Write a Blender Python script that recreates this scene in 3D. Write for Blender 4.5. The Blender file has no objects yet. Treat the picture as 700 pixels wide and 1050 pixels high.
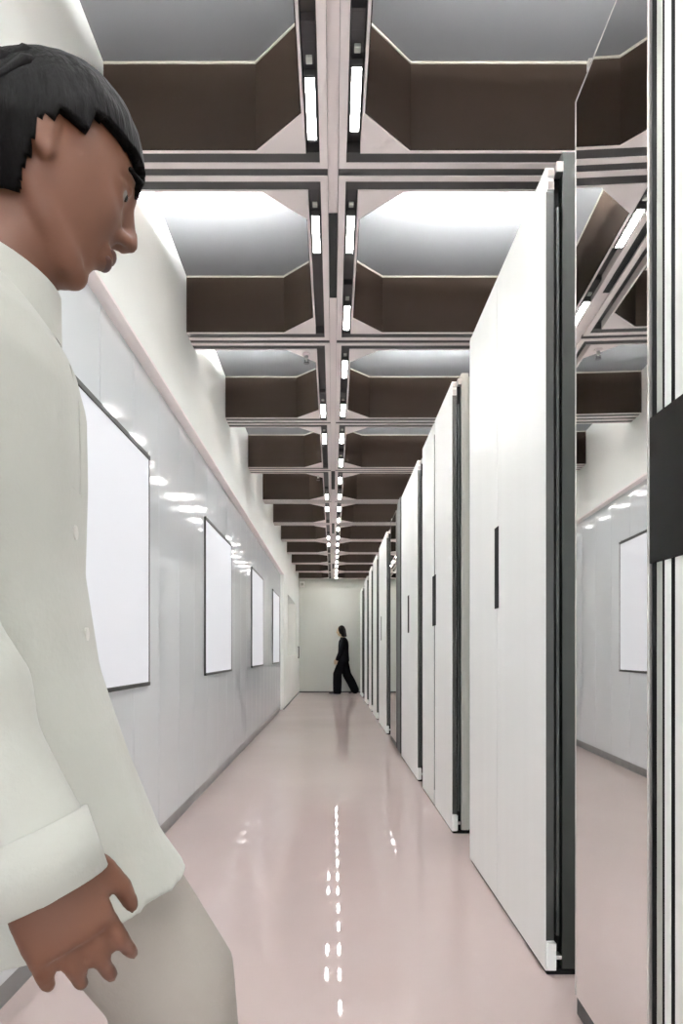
import bpy, bmesh, math, random
from mathutils import Vector, Matrix, noise
random.seed(7)
C = bpy.context.scene
COL = C.collection
PI = math.pi

# ------------------------------------------------------------------ camera, light, exposure
CAM_H, F = 0.97, 700.0
cam = bpy.data.objects.new('camera', bpy.data.cameras.new('camera'))
COL.objects.link(cam)
cam.location = (0, 0, CAM_H)
cam.rotation_euler = (PI / 2, 0, 0)
cam.data.sensor_fit = 'VERTICAL'
cam.data.sensor_height = 36.0
cam.data.lens = 36.0 * F / 1050.0
cam.data.shift_x = (350 - 341.4) / 1050.0
cam.data.shift_y = (670.3 - 525) / 1050.0
cam.data.clip_start = 0.02
C.camera = cam
C.view_settings.view_transform = 'Standard'
C.view_settings.look = 'None'
C.view_settings.gamma = 1.0
C.view_settings.use_curve_mapping = False
C.view_settings.exposure = 2.25
TUBE_POWER = 19.0
ADDED_UPLIGHT_POWER = 1000.0
BOARD_POWER = 0.058
world = bpy.data.worlds.new('world')
C.world = world
world.use_nodes = True
bg = world.node_tree.nodes['Background']
bg.inputs['Color'].default_value = (0.97, 1.0, 1.0, 1)
bg.inputs['Strength'].default_value = 0.6
C.cycles.use_denoising = True
C.cycles.use_light_tree = True
C.cycles.max_bounces = 10
C.cycles.diffuse_bounces = 6
C.cycles.glossy_bounces = 6
C.cycles.sample_clamp_indirect = 6.0


# ------------------------------------------------------------------ materials
def mat(name, col, rough=0.5, metal=0.0, emit=0.0, ecol=None, var=0.0, vscale=4.0, bump=0.0, bscale=60.0,
        spec=0.5, coat=0.0, stretch=None, sheen=0.0, ior=1.5):
    m = bpy.data.materials.new(name)
    m.use_nodes = True
    nt = m.node_tree
    b = nt.nodes['Principled BSDF']
    b.inputs['Base Color'].default_value = (*col, 1)
    b.inputs['Roughness'].default_value = rough
    b.inputs['Metallic'].default_value = metal
    b.inputs['Specular IOR Level'].default_value = spec
    b.inputs['IOR'].default_value = ior
    b.inputs['Coat Weight'].default_value = coat
    b.inputs['Coat Roughness'].default_value = 0.05
    b.inputs['Sheen Weight'].default_value = sheen
    if emit:
        b.inputs['Emission Color'].default_value = (*(ecol or (1, 1, 1)), 1)
        b.inputs['Emission Strength'].default_value = emit
    tc = nt.nodes.new('ShaderNodeTexCoord')
    vec = tc.outputs['Object']
    if stretch:
        mp = nt.nodes.new('ShaderNodeMapping')
        mp.inputs['Scale'].default_value = stretch
        nt.links.new(vec, mp.inputs['Vector'])
        vec = mp.outputs['Vector']
    if var:
        n = nt.nodes.new('ShaderNodeTexNoise')
        n.inputs['Scale'].default_value = vscale
        n.inputs['Detail'].default_value = 5
        nt.links.new(vec, n.inputs['Vector'])
        r = nt.nodes.new('ShaderNodeValToRGB')
        r.color_ramp.elements[0].position = 0.3
        r.color_ramp.elements[1].position = 0.7
        r.color_ramp.elements[0].color = (*[c * (1 - var) for c in col], 1)
        r.color_ramp.elements[1].color = (*[min(1, c * (1 + var)) for c in col], 1)
        nt.links.new(n.outputs['Fac'], r.inputs['Fac'])
        nt.links.new(r.outputs['Color'], b.inputs['Base Color'])
    if bump:
        n = nt.nodes.new('ShaderNodeTexNoise')
        n.inputs['Scale'].default_value = bscale
        n.inputs['Detail'].default_value = 3
        nt.links.new(vec, n.inputs['Vector'])
        bp = nt.nodes.new('ShaderNodeBump')
        bp.inputs['Strength'].default_value = bump
        bp.inputs['Distance'].default_value = 0.01
        nt.links.new(n.outputs['Fac'], bp.inputs['Height'])
        nt.links.new(bp.outputs['Normal'], b.inputs['Normal'])
    return m


M = dict(
    floor=mat('pink_epoxy', (0.62, 0.510, 0.487), 0.045, var=0.04, vscale=0.9, bump=0.004, bscale=1.5, spec=0.2),
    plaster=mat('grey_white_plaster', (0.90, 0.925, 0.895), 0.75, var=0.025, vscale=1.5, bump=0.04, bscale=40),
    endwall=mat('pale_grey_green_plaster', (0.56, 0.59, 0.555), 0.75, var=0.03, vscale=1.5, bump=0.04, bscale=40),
    gloss=mat('glossy_glass_cladding', (0.78, 0.82, 0.85), 0.08, var=0.01, vscale=1.0, spec=0.5),
    joint=mat('cladding_joint', (0.10, 0.10, 0.105), 0.5),
    pinkbounce=mat('painted_pink_bounce', (0.92, 0.85, 0.84), 0.5, var=0.02),
    skirt=mat('brushed_grey_skirting', (0.28, 0.29, 0.29), 0.35, metal=0.6, var=0.08, vscale=8),
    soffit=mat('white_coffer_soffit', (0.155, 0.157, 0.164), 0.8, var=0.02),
    brown=mat('dark_brown_coffer', (0.0150, 0.0086, 0.0053), 0.8, spec=0.2, var=0.07, vscale=3),
    rail=mat('pale_pink_beam', (0.86, 0.78, 0.77), 0.45, var=0.03, vscale=3),
    channel=mat('grey_channel', (0.060, 0.056, 0.056), 0.5, metal=0.1, var=0.08, vscale=6),
    channel2=mat('grey_bead', (0.30, 0.29, 0.25), 0.6),
    slot=mat('black_slot', (0.012, 0.012, 0.012), 0.6),
    housing=mat('dark_lamp_housing', (0.055, 0.052, 0.055), 0.4, metal=0.5),
    steel=mat('bright_steel', (0.6, 0.6, 0.59), 0.3, metal=0.9),
    tube=mat('lamp_tube', (1, 1, 1), 0.4, emit=TUBE_POWER, ecol=(1.0, 0.985, 0.96)),
    up=mat('added_uplight_tube', (1, 1, 1), 0.4, emit=ADDED_UPLIGHT_POWER, ecol=(0.98, 1.0, 0.99)),
    board=mat('lit_white_board', (0.66, 0.68, 0.73), 0.55, emit=BOARD_POWER, ecol=(0.95, 0.96, 1.0)),
    leaf=mat('white_lacquer', (0.89, 0.91, 0.89), 0.33, var=0.015, vscale=1.2, stretch=(8, 8, 0.3)),
    edge=mat('dark_grey_edge', (0.045, 0.048, 0.045), 0.4, metal=0.3, var=0.1, vscale=5),
    post=mat('grey_metal_post', (0.022, 0.025, 0.022), 0.4, metal=0.3, var=0.08, vscale=6, stretch=(10, 10, 0.5)),
    palepost=mat('pale_grey_post', (0.46, 0.47, 0.43), 0.4, metal=0.2, var=0.05, vscale=6, stretch=(10, 10, 0.5)),
    black=mat('black_recess', (0.008, 0.008, 0.008), 0.5, ior=1.1),
    gblack=mat('glossy_black_handle', (0.008, 0.007, 0.006), 0.12, ior=1.12),
    mirror=mat('mirror_glass', (0.86, 0.86, 0.85), 0.015, metal=1.0),
    mframe=mat('mirror_edge', (0.72, 0.70, 0.68), 0.25, metal=0.5),
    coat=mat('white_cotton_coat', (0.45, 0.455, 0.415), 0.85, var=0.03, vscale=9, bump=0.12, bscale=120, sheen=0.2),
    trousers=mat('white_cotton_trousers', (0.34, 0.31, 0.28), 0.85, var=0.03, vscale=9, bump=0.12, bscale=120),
    skin=mat('tanned_skin', (0.130, 0.052, 0.028), 0.5, var=0.06, vscale=14),
    hand=mat('skin_lip', (0.09, 0.034, 0.026), 0.45),
    hair=mat('black_hair', (0.004, 0.0035, 0.0035), 0.6, ior=1.12, var=0.3, vscale=60, bump=0.5, bscale=90, stretch=(1, 1, 0.15)),
    eye=mat('eye_white', (0.22, 0.21, 0.20), 0.2),
    iris=mat('dark_iris', (0.02, 0.012, 0.008), 0.1),
    button=mat('pale_button', (0.55, 0.54, 0.50), 0.3),
    pale=mat('pale_skin', (0.5, 0.38, 0.25), 0.5, var=0.04, vscale=14),
    dark=mat('black_cloth', (0.003, 0.003, 0.004), 0.9, ior=1.1, bump=0.1, bscale=80),
    shoe=mat('black_leather', (0.010, 0.007, 0.007), 0.4),
    wshoe=mat('white_shoe', (0.6, 0.59, 0.57), 0.5),
)


def varnish(m, ior, rough, most):
    """a clear glossy film over the material's own colour"""
    nt = m.node_tree
    b = nt.nodes['Principled BSDF']
    b.inputs['Specular IOR Level'].default_value = 0.0
    b.inputs['Roughness'].default_value = 0.6
    out = [n for n in nt.nodes if n.type == 'OUTPUT_MATERIAL'][0]
    g = nt.nodes.new('ShaderNodeBsdfGlossy')
    g.inputs['Roughness'].default_value = rough
    f = nt.nodes.new('ShaderNodeFresnel')
    f.inputs['IOR'].default_value = ior
    mn = nt.nodes.new('ShaderNodeMath')
    mn.operation = 'MINIMUM'
    mn.inputs[1].default_value = most
    mx = nt.nodes.new('ShaderNodeMixShader')
    nt.links.new(f.outputs['Fac'], mn.inputs[0])
    nt.links.new(mn.outputs[0], mx.inputs['Fac'])
    nt.links.new(b.outputs['BSDF'], mx.inputs[1])
    nt.links.new(g.outputs['BSDF'], mx.inputs[2])
    nt.links.new(mx.outputs['Shader'], out.inputs['Surface'])


varnish(M['floor'], 1.47, 0.03, 0.56)
varnish(M['gloss'], 1.5, 0.085, 0.58)


# ------------------------------------------------------------------ mesh helpers
class MB:
    def __init__(s):
        s.v, s.f = [], []

    def box(s, x0, x1, y0, y1, z0, z1):
        n = len(s.v)
        s.v += [(x, y, z) for z in (z0, z1) for y in (y0, y1) for x in (x0, x1)]
        s.f += [tuple(n + i for i in q) for q in ((0, 2, 3, 1), (4, 5, 7, 6), (0, 1, 5, 4), (2, 6, 7, 3), (0, 4, 6, 2), (1, 3, 7, 5))]
        return s

    def poly_prism(s, pts, z0, z1):
        n, k = len(s.v), len(pts)
        s.v += [(x, y, z0) for x, y in pts] + [(x, y, z1) for x, y in pts]
        s.f.append(tuple(n + k - 1 - i for i in range(k)))
        s.f.append(tuple(n + k + i for i in range(k)))
        for i in range(k):
            j = (i + 1) % k
            s.f.append((n + i, n + j, n + k + j, n + k + i))
        return s

    def loft(s, rings, caps=True):
        k = len(rings[0])
        n = len(s.v)
        for r in rings:
            s.v += [tuple(p) for p in r]
        for a in range(len(rings) - 1):
            for i in range(k):
                j = (i + 1) % k
                s.f.append((n + a * k + i, n + a * k + j, n + (a + 1) * k + j, n + (a + 1) * k + i))
        if caps:
            s.f.append(tuple(n + i for i in reversed(range(k))))
            s.f.append(tuple(n + (len(rings) - 1) * k + i for i in range(k)))
        return s

    def tube(s, pts, radii, seg=14, squash=None, round_ends=True):
        """tapered tube along a path; squash = (direction, factor) flattens the section"""
        P = [Vector(p) for p in pts]
        rings = []
        ref = Vector((0.13, 0.97, 0.21))
        prs = list(zip(P, radii))
        if round_ends:
            d0, d1 = (P[0] - P[1]).normalized(), (P[-1] - P[-2]).normalized()
            head = [(P[0] + d0 * radii[0] * math.sin(a), radii[0] * math.cos(a)) for a in (1.45, 1.1, 0.75, 0.4)]
            tail = [(P[-1] + d1 * radii[-1] * math.sin(a), radii[-1] * math.cos(a)) for a in (0.4, 0.75, 1.1, 1.45)]
            prs = head + prs + tail
        for i, (p, r) in enumerate(prs):
            a = prs[max(0, i - 1)][0]
            b = prs[min(len(prs) - 1, i + 1)][0]
            t = (b - a).normalized()
            u = ref.cross(t).normalized()
            w = t.cross(u).normalized()
            ring = []
            for q in range(seg):
                an = 2 * PI * q / seg
                o = (u * math.cos(an) + w * math.sin(an)) * r
                if squash:
                    d = Vector(squash[0]).normalized()
                    o = o - d * o.dot(d) * (1 - squash[1])
                ring.append(p + o)
            rings.append(ring)
        return s.loft(rings)

    def ell(s, c, rx, ry, rz, nu=24, nv=16, fn=None):
        n = len(s.v)
        c = Vector(c)
        rings = []
        for a in range(1, nv):
            th = PI * a / nv
            rings.append([(math.sin(th) * math.cos(2 * PI * q / nu), math.sin(th) * math.sin(2 * PI * q / nu), -math.cos(th)) for q in range(nu)])
        rr = []
        for r in rings:
            row = []
            for d in r:
                p = Vector((d[0] * rx, d[1] * ry, d[2] * rz))
                if fn:
                    p = fn(p, d)
                row.append(c + p)
            rr.append(row)
        return s.loft(rr)

    def build(s, name, m, parent=None, smooth=False, bevel=0.0, remesh=0.0, smooth_it=0, matrix=None):
        me = bpy.data.meshes.new(name)
        vs = [tuple(matrix @ Vector(v)) for v in s.v] if matrix else s.v
        me.from_pydata(vs, [], s.f)
        me.validate()
        bm = bmesh.new()
        bm.from_mesh(me)
        bmesh.ops.recalc_face_normals(bm, faces=bm.faces)
        bm.to_mesh(me)
        bm.free()
        me.materials.append(m)
        o = bpy.data.objects.new(name, me)
        COL.objects.link(o)
        if parent:
            o.parent = parent
        if bevel:
            b = o.modifiers.new('bevel', 'BEVEL')
            b.width = bevel
            b.segments = 2
            b.limit_method = 'ANGLE'
        if remesh:
            r = o.modifiers.new('remesh', 'REMESH')
            r.mode = 'VOXEL'
            r.voxel_size = remesh
            r.use_smooth_shade = True
        if smooth_it:
            sm = o.modifiers.new('smooth', 'SMOOTH')
            sm.factor = 0.5
            sm.iterations = smooth_it
        if smooth:
            for p in me.polygons:
                p.use_smooth = True
        return o


def tag(o, label=None, cat=None, group=None, kind=None):
    if label: o['label'] = label
    if cat: o['category'] = cat
    if group: o['group'] = group
    if kind: o['kind'] = kind
    return o


def empty(name, loc, rz=0.0):
    o = bpy.data.objects.new(name, None)
    COL.objects.link(o)
    o.location = loc
    o.rotation_euler = (0, 0, rz)
    o.empty_display_size = 0.1
    return o


def children(o):
    return [c for c in COL.objects if c.parent == o]


def copy_tree(o, parent=None):
    c = o.copy()
    COL.objects.link(c)
    if parent:
        c.parent = parent
    for ch in children(o):
        copy_tree(ch, c)
    return c


def struct(o, label):
    return tag(o, label, None, None, 'structure')


# ------------------------------------------------------------------ the room
WL, WU, XR = -0.905, -0.85, 0.64           # cladding plane, upper wall plane, panel plane
ZB, ZC = 2.83, 3.16                        # underside of the beam grid, coffer soffit
YF = 17.1                                  # end wall
Y0 = -3.2                                  # open end behind the camera
XO = 2.75
BEAM0, MOD = 2.64, 1.432
beams = [BEAM0 + MOD * k for k in range(-4, 11)]

struct(MB().box(-1.3, XO + .1, Y0, YF + .3, -0.12, 0).build('floor', M['floor']), 'glossy pale pink seamless floor')
struct(MB().box(-1.3, XO + .1, Y0, YF + .3, ZC, ZC + .1).build('ceiling', M['soffit']), 'white soffits of the ceiling coffers')
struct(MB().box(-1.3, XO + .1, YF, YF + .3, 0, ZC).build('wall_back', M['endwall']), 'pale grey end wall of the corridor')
struct(MB().box(XO, XO + .1, Y0, YF, 0, ZC).build('wall_right', M['plaster']), 'pale wall behind the movable panels')
# left wall: upper band, recessed cladding below it, pier with a niche towards the end wall
wl = MB().box(-1.3, WU, Y0, YF, 2.345, ZC)
wl.box(-1.3, WL - .03, Y0, 11.75, 0, 2.345)
YP, N0, N1, NZ0, NZ1 = 11.75, 12.8, 15.45, 0.93, 2.09
wl.box(-1.3, WU, YP, N0, 0, 2.345).box(-1.3, WU, N1, YF, 0, 2.345)
wl.box(-1.3, WU, N0, N1, 0, NZ0).box(-1.3, WU, N0, N1, NZ1, 2.345).box(-1.3, WU - .22, N0, N1, NZ0, NZ1)
struct(wl.build('wall_left', M['plaster']), 'pale left wall with overhanging upper band and a niche near the end')
joints = [0.85 + .45 * k for k in range(-9, 25) if .85 + .45 * k < 11.6] + [11.75]
cl = MB()
y = Y0
for j in joints:
    if j - y > .05:
        cl.box(WL - .028, WL, y + .003, j - .003, 0.066, 2.338)
    y = j
wc = struct(cl.build('wall_left_cladding', M['gloss']), 'glossy white glass cladding in tall narrow sheets')
struct(MB().box(WL - .03, WL - .027, Y0, 11.75, .0, 2.34).build('wall_left_joints', M['joint']), 'grey joints behind the cladding sheets')
struct(MB().box(WL - .025, WL - .002, Y0, 11.75, 0.0, 0.066).build('baseboard_left', M['skirt']), 'grey metal skirting below the cladding')
struct(MB().box(WL - .02, WU + .001, Y0, 11.75, 2.333, 2.347).build('bounce_strip', M['pinkbounce']), 'strip under the upper wall band, painted with pink floor bounce')  # pink bounce from the floor is painted into this underside
struct(MB().box(WU - .01, WU + .006, YP, YF, 0, .03).box(WU, XO, YF - .008, YF, 0, .03).build('baseboard_back', M['edge']), 'thin dark skirting at the end wall')


# coffers: each cell is a rail, a channel, a lip with corner plates and brown walls
def ring_boxes(mb, x0, x1, y0, y1, a, b, z0, z1, left=True, right=True):
    xa = x0 + (a if left else 0)
    xb = x1 - (a if right else 0)
    mb.box(xa, xb, y0 + a, y0 + b, z0, z1).box(xa, xb, y1 - b, y1 - a, z0, z1)
    if left: mb.box(x0 + a, x0 + b, y0 + b, y1 - b, z0, z1)
    if right: mb.box(x1 - b, x1 - a, y0 + b, y1 - b, z0, z1)


def coffer(x0, x1, y0, y1, left, right, label):
    o = empty('ceiling_coffer', ((x0 + x1) / 2, (y0 + y1) / 2, ZB))
    struct(o, label)
    mx = Matrix.Translation(-o.location)
    r = MB()
    ring_boxes(r, x0, x1, y0, y1, .021, .050, ZB, ZB + .075, left, right)
    r.build('beam_rail', M['rail'], o, matrix=mx)
    c = MB()
    xl, xr = x0 + (.050 if left else 0), x1 - (.050 if right else 0)
    c.box(xl, xr, y0 + .050, y0 + .101, ZB + .004, ZB + .075).box(xl, xr, y1 - .101, y1 - .050, ZB + .004, ZB + .075)
    if left: c.box(x0 + .050, x0 + .101, y0 + .101, y1 - .101, ZB + .045, ZB + .075)
    if right: c.box(x1 - .101, x1 - .050, y0 + .101, y1 - .101, ZB + .045, ZB + .075)
    c.build('beam_channel', M['channel'], o, matrix=mx)
    A, ch = .110, .175
    l = MB()
    ring_boxes(l, x0, x1, y0, y1, .101, A, ZB, ZB + .06, left, right)
    xa, xb, ya, yb = x0 + (A if left else 0), x1 - (A if right else 0), y0 + A, y1 - A
    for on, px, sx in ((left, xa, 1), (right, xb, -1)):
        if not on: continue
        for py, sy in ((ya, 1), (yb, -1)):
            l.poly_prism([(px, py), (px + sx * ch, py), (px, py + sy * ch)], ZB, ZB + .005)
    l.build('beam_lip', M['rail'], o, matrix=mx)
    pts = []
    if left: pts += [(xa, yb - ch), (xa, ya + ch), (xa + ch, ya)]
    else: pts += [(xa, yb), (xa, ya)]
    if right: pts += [(xb - ch, ya), (xb, ya + ch), (xb, yb - ch), (xb - ch, yb)]
    else: pts += [(xb, ya), (xb, yb)]
    if left: pts += [(xa + ch, yb)]
    w = MB()
    k = len(pts)
    for i in range(k):
        (ax, ay), (bx, by) = pts[i], pts[(i + 1) % k]
        if not left and i == 0: continue          # the plastered wall closes this side
        e = Vector((by - ay, ax - bx)).normalized() * .004
        if e.dot(Vector((ax - (xa + xb) / 2, ay - (ya + yb) / 2))) > 0: e = -e
        w.poly_prism([(ax, ay), (bx, by), (bx + e.x, by + e.y), (ax + e.x, ay + e.y)], ZB + .0052, ZC - .005)
    w.build('coffer_wall', M['brown'], o, matrix=mx)
    t = MB()
    for i in range(k):
        (ax, ay), (bx, by) = pts[i], pts[(i + 1) % k]
        if not left and i == 0: continue
        e = Vector((by - ay, ax - bx)).normalized() * .008
        if e.dot(Vector((ax - (xa + xb) / 2, ay - (ya + yb) / 2))) > 0: e = -e
        t.poly_prism([(ax, ay), (bx, by), (bx + e.x, by + e.y), (ax + e.x, ay + e.y)], ZC - .009, ZC - .001)
    t.build('coffer_bead', M['channel2'], o, matrix=mx)
    return o


for i in range(len(beams) - 1):
    coffer(WU, 0, beams[i], beams[i + 1], False, True, 'brown sided ceiling coffer between the beams and the left wall')
    coffer(0, 1.432, beams[i], beams[i + 1], True, True, 'brown sided ceiling coffer above the movable panels')
    coffer(1.432, XO, beams[i], beams[i + 1], True, False, 'brown sided ceiling coffer behind the movable panels')
mid = struct(MB().box(-.0195, .0195, beams[0], beams[-1], ZB + .012, ZB + .07).build('ceiling_beam', M['rail']), 'pale pink spine beam down the middle of the ceiling')
struct(MB().box(1.4115, 1.4525, beams[0], beams[-1], ZB + .006, ZB + .07).build('ceiling_beam', M['rail']), 'pale pink beam above the panels')
for b in beams:
    s = MB()
    for xa, xb in ((WU, -.0215), (.0215, 1.4105), (1.4535, XO)):
        s.box(xa, xb, b - .0205, b + .0205, ZB + .004, ZB + .07)
    struct(s.build('ceiling_beam', M['channel']), 'grey cross beam groove of the coffered ceiling')

# ------------------------------------------------------------------ lamps
ORD = ['first', 'second', 'third', 'fourth', 'fifth', 'sixth', 'seventh', 'eighth', 'ninth', 'tenth', 'eleventh', 'twelfth',
       'thirteenth', 'fourteenth', 'fifteenth', 'sixteenth', 'seventeenth', 'eighteenth', 'nineteenth', 'twentieth', 'twenty-first',
       'twenty-second', 'twenty-third', 'twenty-fourth', 'twenty-fifth', 'last']


def make_tube():
    t = empty('tube_lamp', (0, 0, 0))
    MB().box(-.021, .021, -.31, .145, .022, .048).box(-.019, .019, -.30, -.24, .0215, .023).build('housing', M['housing'], t, bevel=.002)
    MB().box(-.0145, .0145, -.13, .13, .000, .0215).build('tube', M['tube'], t)
    for sx in (-1, 1):
        MB().box(sx * .0165 - .0015, sx * .0165 + .0015, -.132, .132, -.001, .0215).build('side_shield', M['channel'], t)
    MB().box(-.019, .019, .132, .143, .0, .022).build('end_cap', M['channel'], t, bevel=.002)
    MB().box(-.019, .019, -.143, -.132, .0, .022).build('end_cap', M['channel'], t, bevel=.002)
    MB().box(-.010, .010, -.195, -.170, .012, .024).build('connector', M['palepost'], t, bevel=.002)
    return t


tube0 = make_tube()
first = True
right_y = [-.24, .17, .90, 1.60, 2.295, 3.03]
for k in range(1, 10):
    right_y += [BEAM0 + MOD * k - .29, BEAM0 + MOD * k + .39]
right_y.append(BEAM0 + MOD * 10 - .29)
left_y = [-.24, .17, .90, 1.60, 2.335, 3.03]
for k in (2, 4, 6):
    left_y += [BEAM0 + MOD * k - .28, BEAM0 + MOD * k + .40]
for side, ys, nm in ((1, right_y, 'panel'), (-1, left_y, 'glossy wall')):
    for i, y in enumerate(ys):
        o = tube0 if first else copy_tree(tube0)
        first = False
        o.location = (side * .0755, y, ZB - .004)
        lab = ('ceiling tube above the open end on the %s side, %s of four' % (nm, ORD[i])) if i < 4 else (
            'lit ceiling tube in the row on the %s side, %s visible from the front' % (nm, ORD[i - 4]))
        tag(o, lab, 'ceiling lamp',
            'tube lamps beside the spine beam')


def make_added_uplight(length):
    u = empty('added_uplight', (0, 0, 0))  # uplight added out of sight behind the beam to brighten the soffit
    MB().box(-length / 2, length / 2, 0, .07, 0, .012).box(-length / 2, length / 2, .062, .07, .012, .04).box(
        -length / 2, length / 2, 0, .006, .012, .05).build('trough', M['channel'], u)
    MB().box(-length / 2 + .02, length / 2 - .02, .014, .052, .014, .034).build('tube', M['up'], u)
    return u


for xa, xb in ((WU + .04, -.30), (.30, 1.13)):
    u0 = make_added_uplight(xb - xa)
    for i, b in enumerate(beams[:-1]):
        o = u0 if i == 0 else copy_tree(u0)
        o.location = ((xa + xb) / 2, b + .112, 2.885)
        nm = 'wall' if xb < 0 else 'panel'
        tag(o, 'added unseen uplight in a %s side ceiling coffer, %s row from the open end' % (nm, ORD[i]), 'cove lamp', 'added uplights inside the coffers')

vent = [(2.9, 3.58), (7.0, 7.75), (9.8, 10.6), (14.2, 15.0)]
for (a, b), w in zip(vent, ('before the second cross beam', 'past the fourth cross beam', 'past the sixth cross beam', 'close to the end wall')):
    o = MB().box(-.0185, .0185, a, b, ZB + .006, ZB + .013).build('vent_slot', M['slot'])
    tag(o, 'narrow black slot in the pink spine beam, ' + w, 'vent', 'black slots in the spine beam')


def sprinkler(x, y, label):
    s = empty('ceiling_sprinkler', (x, y, ZB))
    MB().tube([(0, 0, 0), (0, 0, -.012)], [.026, .022], 18, round_ends=False).build('rosette', M['rail'], s, smooth=True)
    MB().tube([(0, 0, -.010), (0, 0, -.030), (0, 0, -.034)], [.011, .010, .014], 14, round_ends=False).build('body', M['steel'], s, smooth=True)
    MB().tube([(.010, 0, -.032), (.011, 0, -.046), (.003, 0, -.056)], [.0025] * 3, 8).tube([(-.010, 0, -.032), (-.011, 0, -.046), (-.003, 0, -.056)], [.0025] * 3, 8).build('yoke', M['housing'], s, smooth=True)
    MB().tube([(0, 0, -.056), (0, 0, -.060)], [.018, .018], 18, round_ends=False).build('deflector', M['housing'], s)
    tag(s, label, 'sprinkler', 'ceiling sprinklers')


sprinkler(-.165, 4.235, 'small ceiling sprinkler on a pink corner plate in the third coffer row')
sprinkler(-.155, 7.09, 'tiny ceiling sprinkler on a pink corner plate further down the corridor')

# ------------------------------------------------------------------ lit boards on the glossy wall
YB = [(2.10, 3.327), (4.785, 6.01), (7.53, 8.755), (10.15, 11.38)]
LB = ['lit white board partly behind the person in the white coat', 'second lit white board along the glossy wall, thin dark frame',
      'third lit white board along the glossy wall', 'last narrow lit board beside the pier']
for (a, b), lab in zip(YB, LB):
    o = empty('light_board', (WL, (a + b) / 2, .816))
    h, w = 1.117, (b - a) / 2
    MB().box(.0005, .010, -w + .011, w - .011, .017, h - .021).build('diffuser', M['board'], o)
    f = MB().box(.0005, .016, -w, w, 0, .018).box(.0005, .016, -w, w, h - .022, h)
    f.box(.0005, .013, -w, -w + .012, .018, h - .022).box(.0005, .013, w - .012, w, .018, h - .022)
    f.build('frame', M['edge'], o, bevel=.002)
    for yy in (-w + .03, w - .03):
        MB().box(.002, .016, yy - .018, yy + .018, h - .004, h + .006).build('clip', M['steel'], o)
    tag(o, lab, 'light board', 'lit boards on the glossy wall')

# small fittings at the far end
o = MB().box(WU + .0005, WU + .012, 16.40, 16.52, .87, .885).box(WU + .0005, WU + .012, 16.40, 16.52, 1.125, 1.14)
o.box(WU + .012, WU + .03, 16.42, 16.50, .86, 1.15)
tag(o.build('door_pull', M['black'], bevel=.004), 'short black vertical pull on the pale pier near the end wall', 'handle')
s = empty('wall_speaker', (-.77, YF, 2.70))
MB().box(-.065, .065, -.10, -.0005, -.07, .07).build('case', M['leaf'], s, bevel=.012)
MB().tube([(0, -.098, 0), (0, -.107, 0)], [.036, .033], 18, round_ends=False).build('grille', M['palepost'], s, smooth=True)
tag(s, 'small white wall speaker high in the corner of the end wall', 'speaker')

# ------------------------------------------------------------------ movable panels on the right
HZ = 2.437


def panel_unit(y0, y1, joint, gap, handle, label, post='post', top=HZ, depth=.16):
    """front leaves in the plane x = XR, open edge facing the camera, a back post behind"""
    u = empty('movable_panel', (XR, y0, 0))
    L = y1 - y0
    t = .026
    spans = [(0, L)] if joint is None else [(0, joint - y0 - gap / 2), (joint - y0 + gap / 2, L)]
    for a, b in spans:
        lf = MB().box(0, t, a, b, .013, top).build('leaf', M['leaf'], u, bevel=.0015)
        e = MB().box(.002, t - .001, a - .0025, a - .0002, .105, top - .075)
        e.build('edge_strip', M['edge'], lf)
    # rollers and brackets at the open edge
    MB().box(.004, .030, -.012, .03, .018, .10).build('foot_bracket', M['leaf'], u, bevel=.002)
    MB().box(.030, .048, -.008, .03, .050, .062).build('foot_pin', M['steel'], u, bevel=.002)
    MB().box(.004, .026, -.006, .02, top - .030, top - .008).build('hinge', M['steel'], u, bevel=.002)
    MB().box(.004, .026, -.006, .02, top - .070, top - .045).build('hinge', M['steel'], u, bevel=.002)
    MB().box(.03, .052, -.012, .03, top - .02, top + .012).build('top_bracket', M['steel'], u, bevel=.002)
    MB().box(.030, .050, .02, L - .02, .014, top - .02).build('core', M['black'], u)
    MB().box(.033, .041, -.002, .02, .12, top - .12).build('guide_rail', M['edge'], u)
    p = MB().box(.050, .050 + .040, -.004, L, .020, top + .045).box(.09, depth, .01, L, .020, top + .03)
    p.build('back_post', M[post], u, bevel=.002)
    MB().box(.006, depth - .01, .004, L - .01, 0, .0135).build('toe_shadow_base', M['black'], u)  # black base block painted in as the toe shadow under the leaves
    if handle:
        a, b = handle
        MB().box(-.002, .004, a - y0, b - y0, 1.147, 1.464).build('handle', M['black'], u)
    tag(u, label, 'movable panel', 'white movable panels')
    return u


def mirror_unit(y0, y1, label, yaw=0.0, z0=.064, top=HZ, end=False):
    u = empty('mirror_panel', (XR + .004, y1, 0), yaw)
    L = y1 - y0
    MB().box(0, .006, -L + .008, -.008, z0, top - .006).build('mirror_glass', M['mirror'], u)
    f = MB().box(-.001, .02, -L, -L + .008, z0, top).box(-.001, .02, -.006, 0, z0, top).box(-.001, .02, -L, 0, top - .006, top)
    f.build('frame', M['mframe'], u, bevel=.001)
    MB().box(.007, .05, -L + .004, -.004, .03, top).build('backing', M['edge'], u)
    MB().box(.004, .04, -L, 0, .012, z0 - .004).build('bottom_rail', M['post'], u, bevel=.002)
    MB().box(.012, .045, -L, 0, 0, .013).build('toe_shadow_base', M['black'], u)  # dark toe shadow under the mirror, put in as a black block
    MB().box(.002, .016, -.10, -.085, top + .0, top + .03).build('clip', M['steel'], u)
    if end:
        MB().box(.004, .10, -L - .16, -L - .002, .02, top).build('end_seal', M['black'], u)
        MB().box(-.004, .13, -L - .48, -L - .165, .02, top + .03).build('end_post', M['post'], u, bevel=.002)
    tag(u, label, 'mirror', 'mirror panels')
    return u


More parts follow.
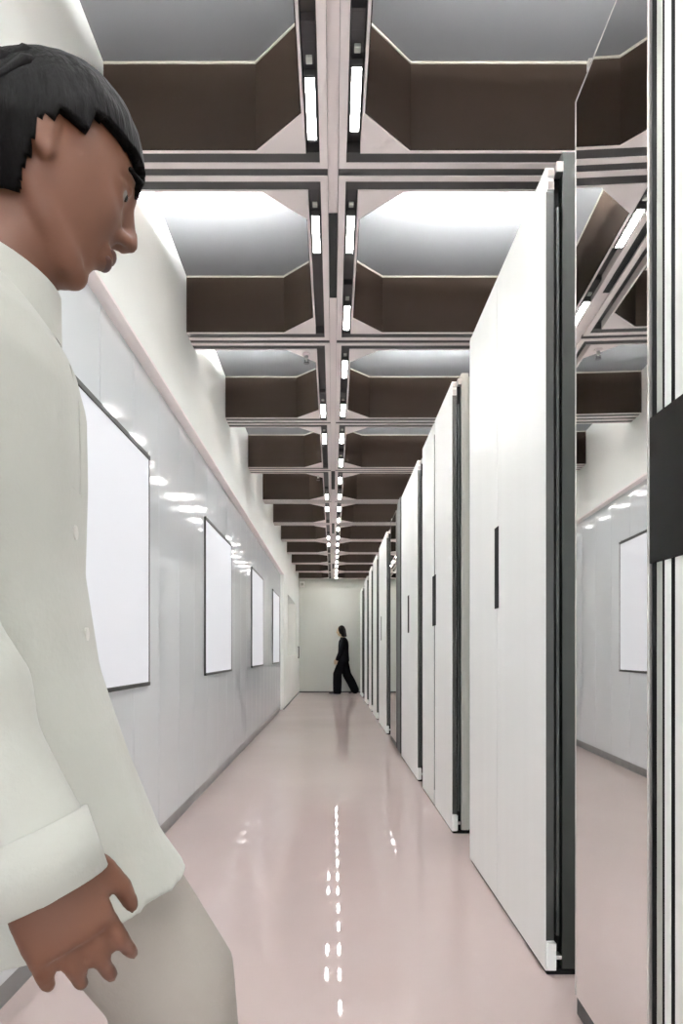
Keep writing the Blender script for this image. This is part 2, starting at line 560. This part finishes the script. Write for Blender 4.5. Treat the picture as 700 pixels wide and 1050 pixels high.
# nearest panel, with profile bars along its open edge
XE, YE = .628, 1.2556
u = empty('edge_panel', (XE, YE, 0))
MB().box(0, .03, -1.55, 0, .013, HZ).build('leaf', M['leaf'], u, bevel=.002)
MB().box(.022, .05, -1.5, .092, .013, HZ).build('core', M['black'], u)
MB().box(0, .022, .0164, .0407, .013, HZ).build('edge_profile', M['leaf'], u, bevel=.003)
MB().box(.001, .022, .0504, .0741, .013, HZ).build('edge_profile', M['palepost'], u, bevel=.003)
for ya, yb in ((.001, .0155), (.0415, .0497), (.0748, .092)):
    MB().box(.0015, .022, ya, yb, .013, HZ).build('gap_shade_fill', M['black'], u)  # black filler paints the shade of the gaps between the bars
MB().box(-.004, .024, -.20, .0925, 1.147, 1.435).build('handle', M['gblack'], u, bevel=.002)
MB().box(.006, .05, -1.5, .08, 0, .0135).build('toe_shadow_base', M['black'], u)  # black block stands in for the shadow gap at the floor
tag(u, 'white panel edge with striped profile bars and a wide glossy black handle plate', 'movable panel', 'white movable panels')

mirror_unit(1.357, 1.816, 'tall mirror panel reflecting the ceiling and the glossy wall', yaw=math.radians(-2.0))
panel_unit(2.06, 3.20, 2.67, .003, (2.640, 2.700), 'tall white two-leaf panel standing next to the big mirror')
panel_unit(3.68, 4.89, 4.32, .040, (4.25, 4.39), 'white two-leaf panel with a dark joint, second beyond the mirror', post='palepost')
panel_unit(5.18, 6.40, 5.80, .004, (5.75, 5.85), 'white two-leaf panel just before the narrow mirror strip')
mirror_unit(6.98, 7.66, 'narrow mirror strip standing between white panels further along', end=True)
panel_unit(8.20, 9.55, 9.07, .006, (9.03, 9.11), 'white two-leaf panel just beyond the narrow mirror strip')
panel_unit(10.05, 10.95, None, 0, None, 'plain white panel, second beyond the narrow mirror strip')
panel_unit(11.45, 12.2, None, 0, None, 'plain white panel, third beyond the narrow mirror strip')
panel_unit(12.9, 13.95, None, 0, None, 'plain white panel, second from the end wall')
panel_unit(15.1, 16.2, None, 0, None, 'plain white panel closest to the end wall')


# ------------------------------------------------------------------ people
def head_fn(yaw_scale=1.0):
    def g(p, c, s):
        return math.exp(-((p.x - c[0]) ** 2 / s[0] ** 2 + (p.y - c[1]) ** 2 / s[1] ** 2 + (p.z - c[2]) ** 2 / s[2] ** 2))

    def fn(p, d):
        # p local to head centre; x forward, z up, skull half sizes .098 .077 .118
        q = p.copy()
        if q.z < -.01:
            k = min(1, (-.01 - q.z) / .105)
            q.y *= 1 - .34 * k * k
            if q.x < 0: q.x *= 1 - .52 * k
            q.x += .016 * k
        if q.x > .02:
            q.x = .02 + (q.x - .02) * .93
        q.x += .010 * g(p, (.09, 0, .030), (.05, .05, .016))           # brow
        for sy in (-1, 1):
            q.x -= .013 * g(p, (.085, sy * .032, .006), (.05, .019, .014))   # sockets
            q.x += .005 * g(p, (.075, sy * .043, -.022), (.05, .02, .02))    # cheekbones
        q.x -= .004 * g(p, (.09, 0, -.052), (.05, .03, .008))
        q.x += .009 * g(p, (.08, 0, -.098), (.06, .026, .022))          # chin
        return q
    return fn


def build_head(mb, c, mx):
    """adds skull, nose, lips, ears and neck root to mb in the head frame mx"""
    h = MB()
    h.ell((0, 0, 0), .098, .077, .118, 44, 32, head_fn())
    h.tube([(.092, 0, .020), (.100, 0, 0), (.109, 0, -.018), (.111, 0, -.026)], [.0065, .0072, .0088, .0088], 12)
    for s in (-1, 1):
        h.ell((.101, s * .010, -.028), .011, .008, .008, 12, 8)
        h.ell((-.012, s * .078, -.010), .016, .010, .027, 16, 12)
        h.ell((-.021, s * .084, -.004), .008, .006, .020, 12, 10)
        h.tube([(-.012, s * .049, -.050), (.020, s * .040, -.078), (.054, s * .018, -.098)], [.020, .019, .018], 12)
        h.ell((-.002, s * .079, -.031), .010, .008, .012, 12, 8)
    for s in (-1, 1):
        h.tube([(.081, s * .016, .0055), (.0865, s * .031, .0165), (.074, s * .049, .0075)], [.004, .006, .004], 10)
        h.tube([(.081, s * .016, .0035), (.084, s * .031, -.0055), (.074, s * .049, .0035)], [.0035, .0045, .0035], 10)
    h.ell((.091, 0, -.056), .010, .022, .006, 16, 10)
    h.ell((.089, 0, -.066), .010, .020, .007, 16, 10)
    h.ell((.062, 0, -.101), .021, .024, .017, 18, 12)
    n = len(mb.v)
    mb.v += [tuple(mx @ Vector(v)) for v in h.v]
    mb.f += [tuple(n + i for i in f) for f in h.f]


def build_hand(mb, wrist, direction, palm_normal, thumb_side, curl=0.5, s=1.0):
    """palm, four unequal bent fingers and a thumb. direction: wrist to knuckles"""
    d = Vector(direction).normalized()
    n = Vector(palm_normal)
    n = (n - d * n.dot(d)).normalized()
    a = d.cross(n).normalized()
    if a.dot(Vector(thumb_side)) < 0: a = -a
    w = Vector(wrist)
    # palm as a flat loft
    rings = []
    for t, hw, ht in ((-.01, .026, .021), (.02, .032, .019), (.05, .039, .017), (.080, .041, .015), (.096, .038, .011)):
        c = w + d * t * s
        rings.append([c + a * hw * s * math.cos(q * PI / 9) + n * ht * s * math.sin(q * PI / 9) for q in range(18)])
    mb.loft(rings)
    L = [.074, .083, .077, .060]
    for i in range(4):
        off = (.030 - i * .0200) * s
        base = w + d * (.088 - .004 * abs(i - 1)) * s + a * off
        ang = 0.15 + curl * .3
        pts = [base - d * .015 * s]
        cur = base
        dirn = d + a * (.10 - .07 * i)
        for j, fr in enumerate((.45, .32, .23)):
            dd = (dirn.normalized() * math.cos(ang) + n * math.sin(ang)).normalized()
            cur = cur + dd * L[i] * fr * s
            pts.append(cur.copy())
            ang += curl * (.55 + .05 * i)
        mb.tube(pts, [.0088 * s, .0086 * s, .0078 * s, .0066 * s], 12)
    b = w + d * .022 * s + a * .024 * s
    mb.tube([b, b + d * .028 * s + a * .022 * s + n * .008 * s, b + d * .056 * s + a * .030 * s + n * .018 * s, b + d * .078 * s + a * .030 * s + n * .026 * s],
            [.0150 * s, .0122 * s, .0100 * s, .0078 * s], 12)


def oval(c, rx, ry, tilt=0.0, k=36, fold=0.0, nf=9, ph=0.0, power=2.0):
    out = []
    for i in range(k):
        a = 2 * PI * i / k
        ca, sa = math.cos(a), math.sin(a)
        f = 1 + fold * math.sin(nf * a + ph)
        x = rx * f * math.copysign(abs(ca) ** (2 / power), ca)
        y = ry * f * math.copysign(abs(sa) ** (2 / power), sa)
        out.append(Vector((c[0] + x, c[1] + y, c[2] + x * tilt)))
    return out


# ---- passer-by in the white coat (local frame: x forward, y to their left, z up)
P = empty('person', (-.455, .83, 0), math.radians(6))
P.scale = (1.035, 1.035, 1.035)
tag(P, 'passing person in a long white coat with short black hair, seen from the side', 'person')
hd = Matrix.Translation((.103, 0, 1.512)) @ Matrix.Rotation(math.radians(24), 4, 'Z') @ Matrix.Rotation(math.radians(20), 4, 'Y')
body = MB()
build_head(body, None, hd)
body.tube([(.015, 0, 1.30), (.035, 0, 1.36), (.065, 0, 1.42), (.082, 0, 1.46)], [.072, .058, .056, .058], 22)
body.loft([oval((0, 0, .80), .10, .15), oval((0, 0, .9), .115, .165), oval((.0, 0, 1.02), .09, .135), oval((.005, 0, 1.16), .105, .15),
           oval((.005, 0, 1.27), .10, .17), oval((.008, 0, 1.325), .07, .12)])
# arms: right one (near the camera) hangs slightly forward, left one swings back
RS, RE, RW = Vector((.02, -.185, 1.285)), Vector((.050, -.232, 1.015)), Vector((.155, -.245, .775))
LS, LE, LW = Vector((.00, .185, 1.285)), Vector((-.10, .225, 1.03)), Vector((-.11, .215, .79))
for a_, b_, c_ in ((RS, RE, RW), (LS, LE, LW)):
    body.tube([a_, a_.lerp(b_, .5), b_, b_.lerp(c_, .35), c_], [.048, .043, .036, .036, .026], 18)
build_hand(body, RW, Vector((.08, .01, -.17)), (-.35, 1, -.1), (1, 0, .2), .60)
build_hand(body, LW, Vector((.02, 0, -.17)), (.25, -1, -.1), (1, 0, .2), .40)
# legs
RH, RK, RA = Vector((0, -.085, .84)), Vector((.06, -.085, .455)), Vector((-.13, -.085, .10))
LH, LK, LA = Vector((0, .085, .84)), Vector((.235, .08, .50)), Vector((.27, .08, .09))
RK, RA = Vector((-.07, -.085, .46)), Vector((-.27, -.085, .13))
for h_, k_, a_ in ((RH, RK, RA), (LH, LK, LA)):
    body.tube([h_, h_.lerp(k_, .5), k_, k_.lerp(a_, .35), a_], [.088, .074, .055, .052, .036], 20)
body.tube([LA, LA + Vector((.02, 0, -.05)), LA + Vector((.16, 0, -.065))], [.036, .04, .026], 16)
body.tube([RA, RA + Vector((.02, 0, -.06)), RA + Vector((.13, 0, -.105))], [.036, .04, .022], 16)
body.build('body', M['skin'], P, remesh=.0042, smooth_it=9)

for s in (-1, 1):
    e = MB().ell(hd @ Vector((.0745, s * .032, .006)), .0112, .0112, .0112, 18, 12).build('eye', M['eye'], P, smooth=True)
    MB().ell(hd @ Vector((.0835, s * .0325, .006)), .0035, .0055, .0055, 14, 8).build('iris', M['iris'], e, smooth=True)
    b = MB().tube([hd @ Vector((.094, s * .016, .027)), hd @ Vector((.092, s * .034, .033)), hd @ Vector((.078, s * .052, .027))], [.004, .005, .003], 8)
    b.build('eyebrow', M['hair'], P, smooth=True)
lp = MB().ell((.0935, 0, -.0558), .0085, .020, .0048, 16, 8).ell((.0915, 0, -.0655), .0085, .018, .0055, 16, 8)
lp.build('lips', M['hand'], P, smooth=True, matrix=hd)


def hair_cap(mb, mx, drop_back, length_side, thick=.014, front=.046, wide=.012):
    """a shell of hair over the skull: face left free, down to the nape"""
    base = head_fn()

    def fn(p, d):
        q = base(p, d)
        r = Vector(d)
        n = Vector((d[0], d[1] * 1.1, d[2])).normalized()
        fl = 1 + .12 * noise.noise(Vector((d[0] * 6, d[1] * 6, d[2] * 2)))
        return q + n * thick * fl
    h = MB()
    h.ell((0, 0, 0), .098, .077, .118, 128, 96, fn)
    # keep only the vertices behind the hairline
    keep = []
    for i, v in enumerate(h.v):
        x, y, z = v
        line = front - max(0, (-x + .06)) * .62           # hairline falls towards the ear
        if x > .03: ok = z > front + .012 * (1 - abs(y) / .06)
        elif x > -.015: ok = z > length_side - .02 * (x < 0)
        else: ok = z > drop_back
        keep.append(ok)
    f2 = [f for f in h.f if all(keep[i] for i in f)]
    n = len(mb.v)
    mb.v += [tuple(mx @ Vector(v)) for v in h.v]
    mb.f += [tuple(n + i for i in f) for f in f2]


def solidify(o, t):
    m = o.modifiers.new('solid', 'SOLIDIFY')
    m.thickness = t
    m.offset = -1
    return o


hr = MB()
hair_cap(hr, hd, -.085, .012)
used = set(i for f in hr.f for i in f)
remap = {}
nv = []
for i in sorted(used):
    remap[i] = len(nv)
    nv.append(hr.v[i])
hr.v, hr.f = nv, [tuple(remap[i] for i in f) for f in hr.f]
ho = hr.build('hair', M['hair'], P, smooth=True)
solidify(ho, .012)
# locks of hair over the cap
lk = MB()
for i in range(46):
    a = random.uniform(-PI, PI)
    z0 = random.uniform(.055, .12)
    rr = math.sqrt(max(0, 1 - (z0 / .13) ** 2))
    x, y = math.cos(a) * rr * .108, math.sin(a) * rr * .087
    if x > .0 or abs(y) < .02: continue
    dz = random.uniform(.05, .10)
    p0 = Vector((x * .7, y * .8, z0 + .008))
    p1 = Vector((x * 1.02 - .012, y * 1.06, z0 - dz * .4))
    p2 = Vector((x * 1.05 - .028, y * 1.08, max(-.07, z0 - dz)))
    lk.tube([hd @ p0, hd @ p1, hd @ p2], [.007, .009, .003], 8)
lk.build('lock', M['hair'], ho, smooth=True)

# coat: skirt, torso and sleeves in one cloth surface
coat = MB()
prof = [(.625, .205, .190, .055, .035), (.70, .185, .187, .043, .03), (.80, .160, .185, .03, .022), (.92, .142, .182, .012, .015),
        (1.04, .130, .182, .004, .012), (1.16, .132, .190, .004, .010), (1.25, .126, .202, .006, .008), (1.30, .110, .195, .008, .004), (1.335, .085, .140, .012, 0), (1.36, .066, .088, .020, 0)]
coat.loft([oval((cx, 0, z), rx, ry, (.22 if z < .7 else .10 if z < .85 else 0), 54, fo, 7, z * 3, 2.3) for z, rx, ry, cx, fo in prof])
for a_, b_, c_ in ((RS, RE, RW), (LS, LE, LW)):
    pts, rad = [], []
    for i in range(13):
        t = i / 12
        p = a_.lerp(b_, t / .52) if t < .52 else b_.lerp(c_, (t - .52) / .48)
        pts.append(p)
        rad.append(.068 - .020 * t + .0035 * math.sin(i * 2.3) + (.004 if i % 3 == 0 else 0))
    coat.tube(pts, rad, 22, round_ends=True)
co = coat.build('coat', M['coat'], P, remesh=.0065, smooth_it=6)
# collar, front placket, pocket, cuff band, buttons
col = MB()
col.loft([oval((.030, 0, 1.335), .083, .098, -.30), oval((.034, 0, 1.395), .079, .085, -.34), oval((.036, 0, 1.398), .070, .076, -.34), oval((.032, 0, 1.345), .074, .086, -.30)], False)
col.build('collar', M['coat'], co, smooth=True)


def coat_x(y, z):
    for (z0, rx0, ry0, c0, f0), (z1, rx1, ry1, c1, f1) in zip(prof, prof[1:]):
        if z0 <= z <= z1:
            t = (z - z0) / (z1 - z0)
            rx, ry, cx = rx0 + (rx1 - rx0) * t, ry0 + (ry1 - ry0) * t, c0 + (c1 - c0) * t
            return cx + rx * max(0, 1 - min(1, abs(y) / ry) ** 2.3) ** (1 / 2.3)
    return .05


for s in (-1, 1):
    lap = MB()
    for off in (-.014, .0005):
        for z, ya, yb in ((1.335, .030, .060), (1.29, .024, .085), (1.24, .018, .095), (1.19, .014, .062), (1.13, .010, .020)):
            for q in range(5):
                yy = ya + (yb - ya) * q / 4
                lap.v.append((coat_x(yy, z) + off, s * yy, z))
    for base in (0, 25):
        for r in range(4):
            for q in range(4):
                lap.f.append(tuple(base + i for i in (r * 5 + q, r * 5 + q + 1, r * 5 + q + 6, r * 5 + q + 5)))
    rim = [0, 1, 2, 3, 4, 9, 14, 19, 24, 23, 22, 21, 20, 15, 10, 5]
    for i, j in zip(rim, rim[1:] + rim[:1]):
        lap.f.append((i, j, 25 + j, 25 + i))
    lap.build('lapel', M['coat'], co)
for z in (1.08, .96, .84):
    x = coat_x(.01, z) - .004
    MB().tube([(x - .006, -.01, z), (x + .006, -.01, z)], [.0095, .0085], 14, round_ends=False).build('button', M['button'], co)
pk = MB().loft([[Vector((-.03, -.180, .98)), Vector((.09, -.150, .98)), Vector((.09, -.163, .98)), Vector((-.03, -.190, .98))],
                [Vector((-.03, -.180, .83)), Vector((.105, -.155, .83)), Vector((.105, -.166, .83)), Vector((-.03, -.192, .83))]])
pk.build('pocket', M['coat'], co)
for b_, c_ in ((RE, RW), (LE, LW)):
    d = (c_ - b_).normalized()
    MB().tube([c_ - d * .01, c_ + d * .045], [.058, .054], 24, round_ends=False).build('cuff', M['coat'], co, smooth=True)
tr = MB()
tr.loft([oval((0, 0, .78), .13, .175), oval((0, 0, .9), .125, .175), oval((0, 0, 1.0), .10, .15)])
for h_, k_, a_ in ((RH, RK, RA), (LH, LK, LA)):
    tr.tube([h_, h_.lerp(k_, .5), k_, k_.lerp(a_, .5), k_.lerp(a_, .92)], [.110, .098, .086, .082, .082], 26)
tr.build('trousers', M['trousers'], P, remesh=.008, smooth_it=4)
for a_, pitch in ((LA, 0), (RA, -.05)):
    sh = MB().tube([a_ + Vector((-.035, 0, -.045)), a_ + Vector((.05, 0, -.05)), a_ + Vector((.16, 0, -.06 + pitch * .6))], [.042, .044, .030], 18, squash=((0, 1, 0), .95))
    sh.build('shoe', M['wshoe'], P, smooth=True)

# ---- walker in black by the end wall (faces the left wall: local x forward, turned round)
W = empty('person', (.25, 16.5, 0), PI)
W.scale = (.98, .98, .98)
tag(W, 'person in black with a dark bob, striding by the end wall', 'person')
wd = Matrix.Translation((.065, 0, 1.545)) @ Matrix.Rotation(math.radians(8), 4, 'Y')
wb = MB()
build_head(wb, None, wd)
wb.tube([(.005, 0, 1.34), (.02, 0, 1.40), (.045, 0, 1.47)], [.06, .05, .05], 18)
wb.loft([oval((0, 0, .84), .10, .15), oval((0, 0, .93), .115, .16), oval((0, 0, 1.06), .085, .125), oval((0, 0, 1.2), .10, .14), oval((0, 0, 1.31), .095, .16), oval((0, 0, 1.365), .06, .10)])
rs, re, rw = Vector((0, -.175, 1.32)), Vector((-.03, -.20, 1.06)), Vector((.02, -.19, .84))
ls, le, lw = Vector((0, .175, 1.32)), Vector((.06, .20, 1.06)), Vector((.15, .18, .86))
for a_, b_, c_ in ((rs, re, rw), (ls, le, lw)):
    wb.tube([a_, b_, c_], [.045, .036, .026], 14)
build_hand(wb, rw, (.05, 0, -.17), (-.2, 1, 0), (1, 0, .2), .4)
build_hand(wb, lw, (.08, 0, -.17), (-.2, -1, 0), (1, 0, .2), .4)
fh, fk, fa = Vector((.0, .085, .87)), Vector((.15, .085, .49)), Vector((.155, .085, .09))
bh, bk, ba = Vector((.0, -.085, .87)), Vector((-.09, -.085, .47)), Vector((-.285, -.085, .13))
for h_, k_, a_ in ((fh, fk, fa), (bh, bk, ba)):
    wb.tube([h_, k_, a_], [.085, .055, .036], 16)
wb.build('body', M['pale'], W, remesh=.006, smooth_it=3)
tp = MB()
tp.loft([oval((cx, 0, z), rx, ry, 0, 40, .01, 7, z * 4, 2.2) for z, rx, ry, cx in
         ((.80, .155, .215, .01), (.92, .145, .205, .01), (1.05, .130, .185, .005), (1.2, .130, .185, 0), (1.30, .115, .185, 0), (1.355, .085, .13, .0), (1.395, .062, .08, .012))])
for a_, b_, c_ in ((rs, re, rw), (ls, le, lw)):
    tp.tube([a_, a_.lerp(b_, .5), b_, b_.lerp(c_, .5), c_], [.068, .062, .056, .053, .048], 18)
tp.build('jacket', M['dark'], W, remesh=.010, smooth_it=3)
wt = MB()
wt.loft([oval((0, 0, .78), .13, .17), oval((0, 0, .9), .13, .175), oval((0, 0, 1.0), .11, .15)])
for h_, k_, a_ in ((fh, fk, fa), (bh, bk, ba)):
    wt.tube([h_, h_.lerp(k_, .5), k_, k_.lerp(a_, .5), a_ + Vector((0, 0, -.03))], [.112, .108, .108, .110, .104], 24, squash=((0, 1, 0), .8))
wt.build('trousers', M['dark'], W, remesh=.010, smooth_it=3)
MB().tube([fa + Vector((-.05, 0, -.05)), fa + Vector((.05, 0, -.05)), fa + Vector((.18, 0, -.055))], [.038, .04, .028], 16).build('shoe', M['shoe'], W, smooth=True)
MB().tube([ba + Vector((-.06, 0, -.01)), ba + Vector((.03, 0, -.07)), ba + Vector((.13, 0, -.10))], [.034, .04, .028], 16).build('shoe', M['shoe'], W, smooth=True)
# bob: a rounded mass down to the jaw, open at the face
bob = MB()


def bob_fn(p, d):
    q = p.copy()
    if q.z < -.02: q.y *= 1.08
    return q


bob.ell(wd @ Vector((-.022, 0, .018)), .100, .098, .125, 30, 20)
bob.loft([oval(wd @ Vector((-.046, 0, .03)), .085, .101), oval(wd @ Vector((-.050, 0, -.06)), .080, .103), oval(wd @ Vector((-.060, 0, -.130)), .072, .095), oval(wd @ Vector((-.063, 0, -.150)), .055, .080)])
bob.build('hair', M['hair'], W, remesh=.008, smooth_it=3)
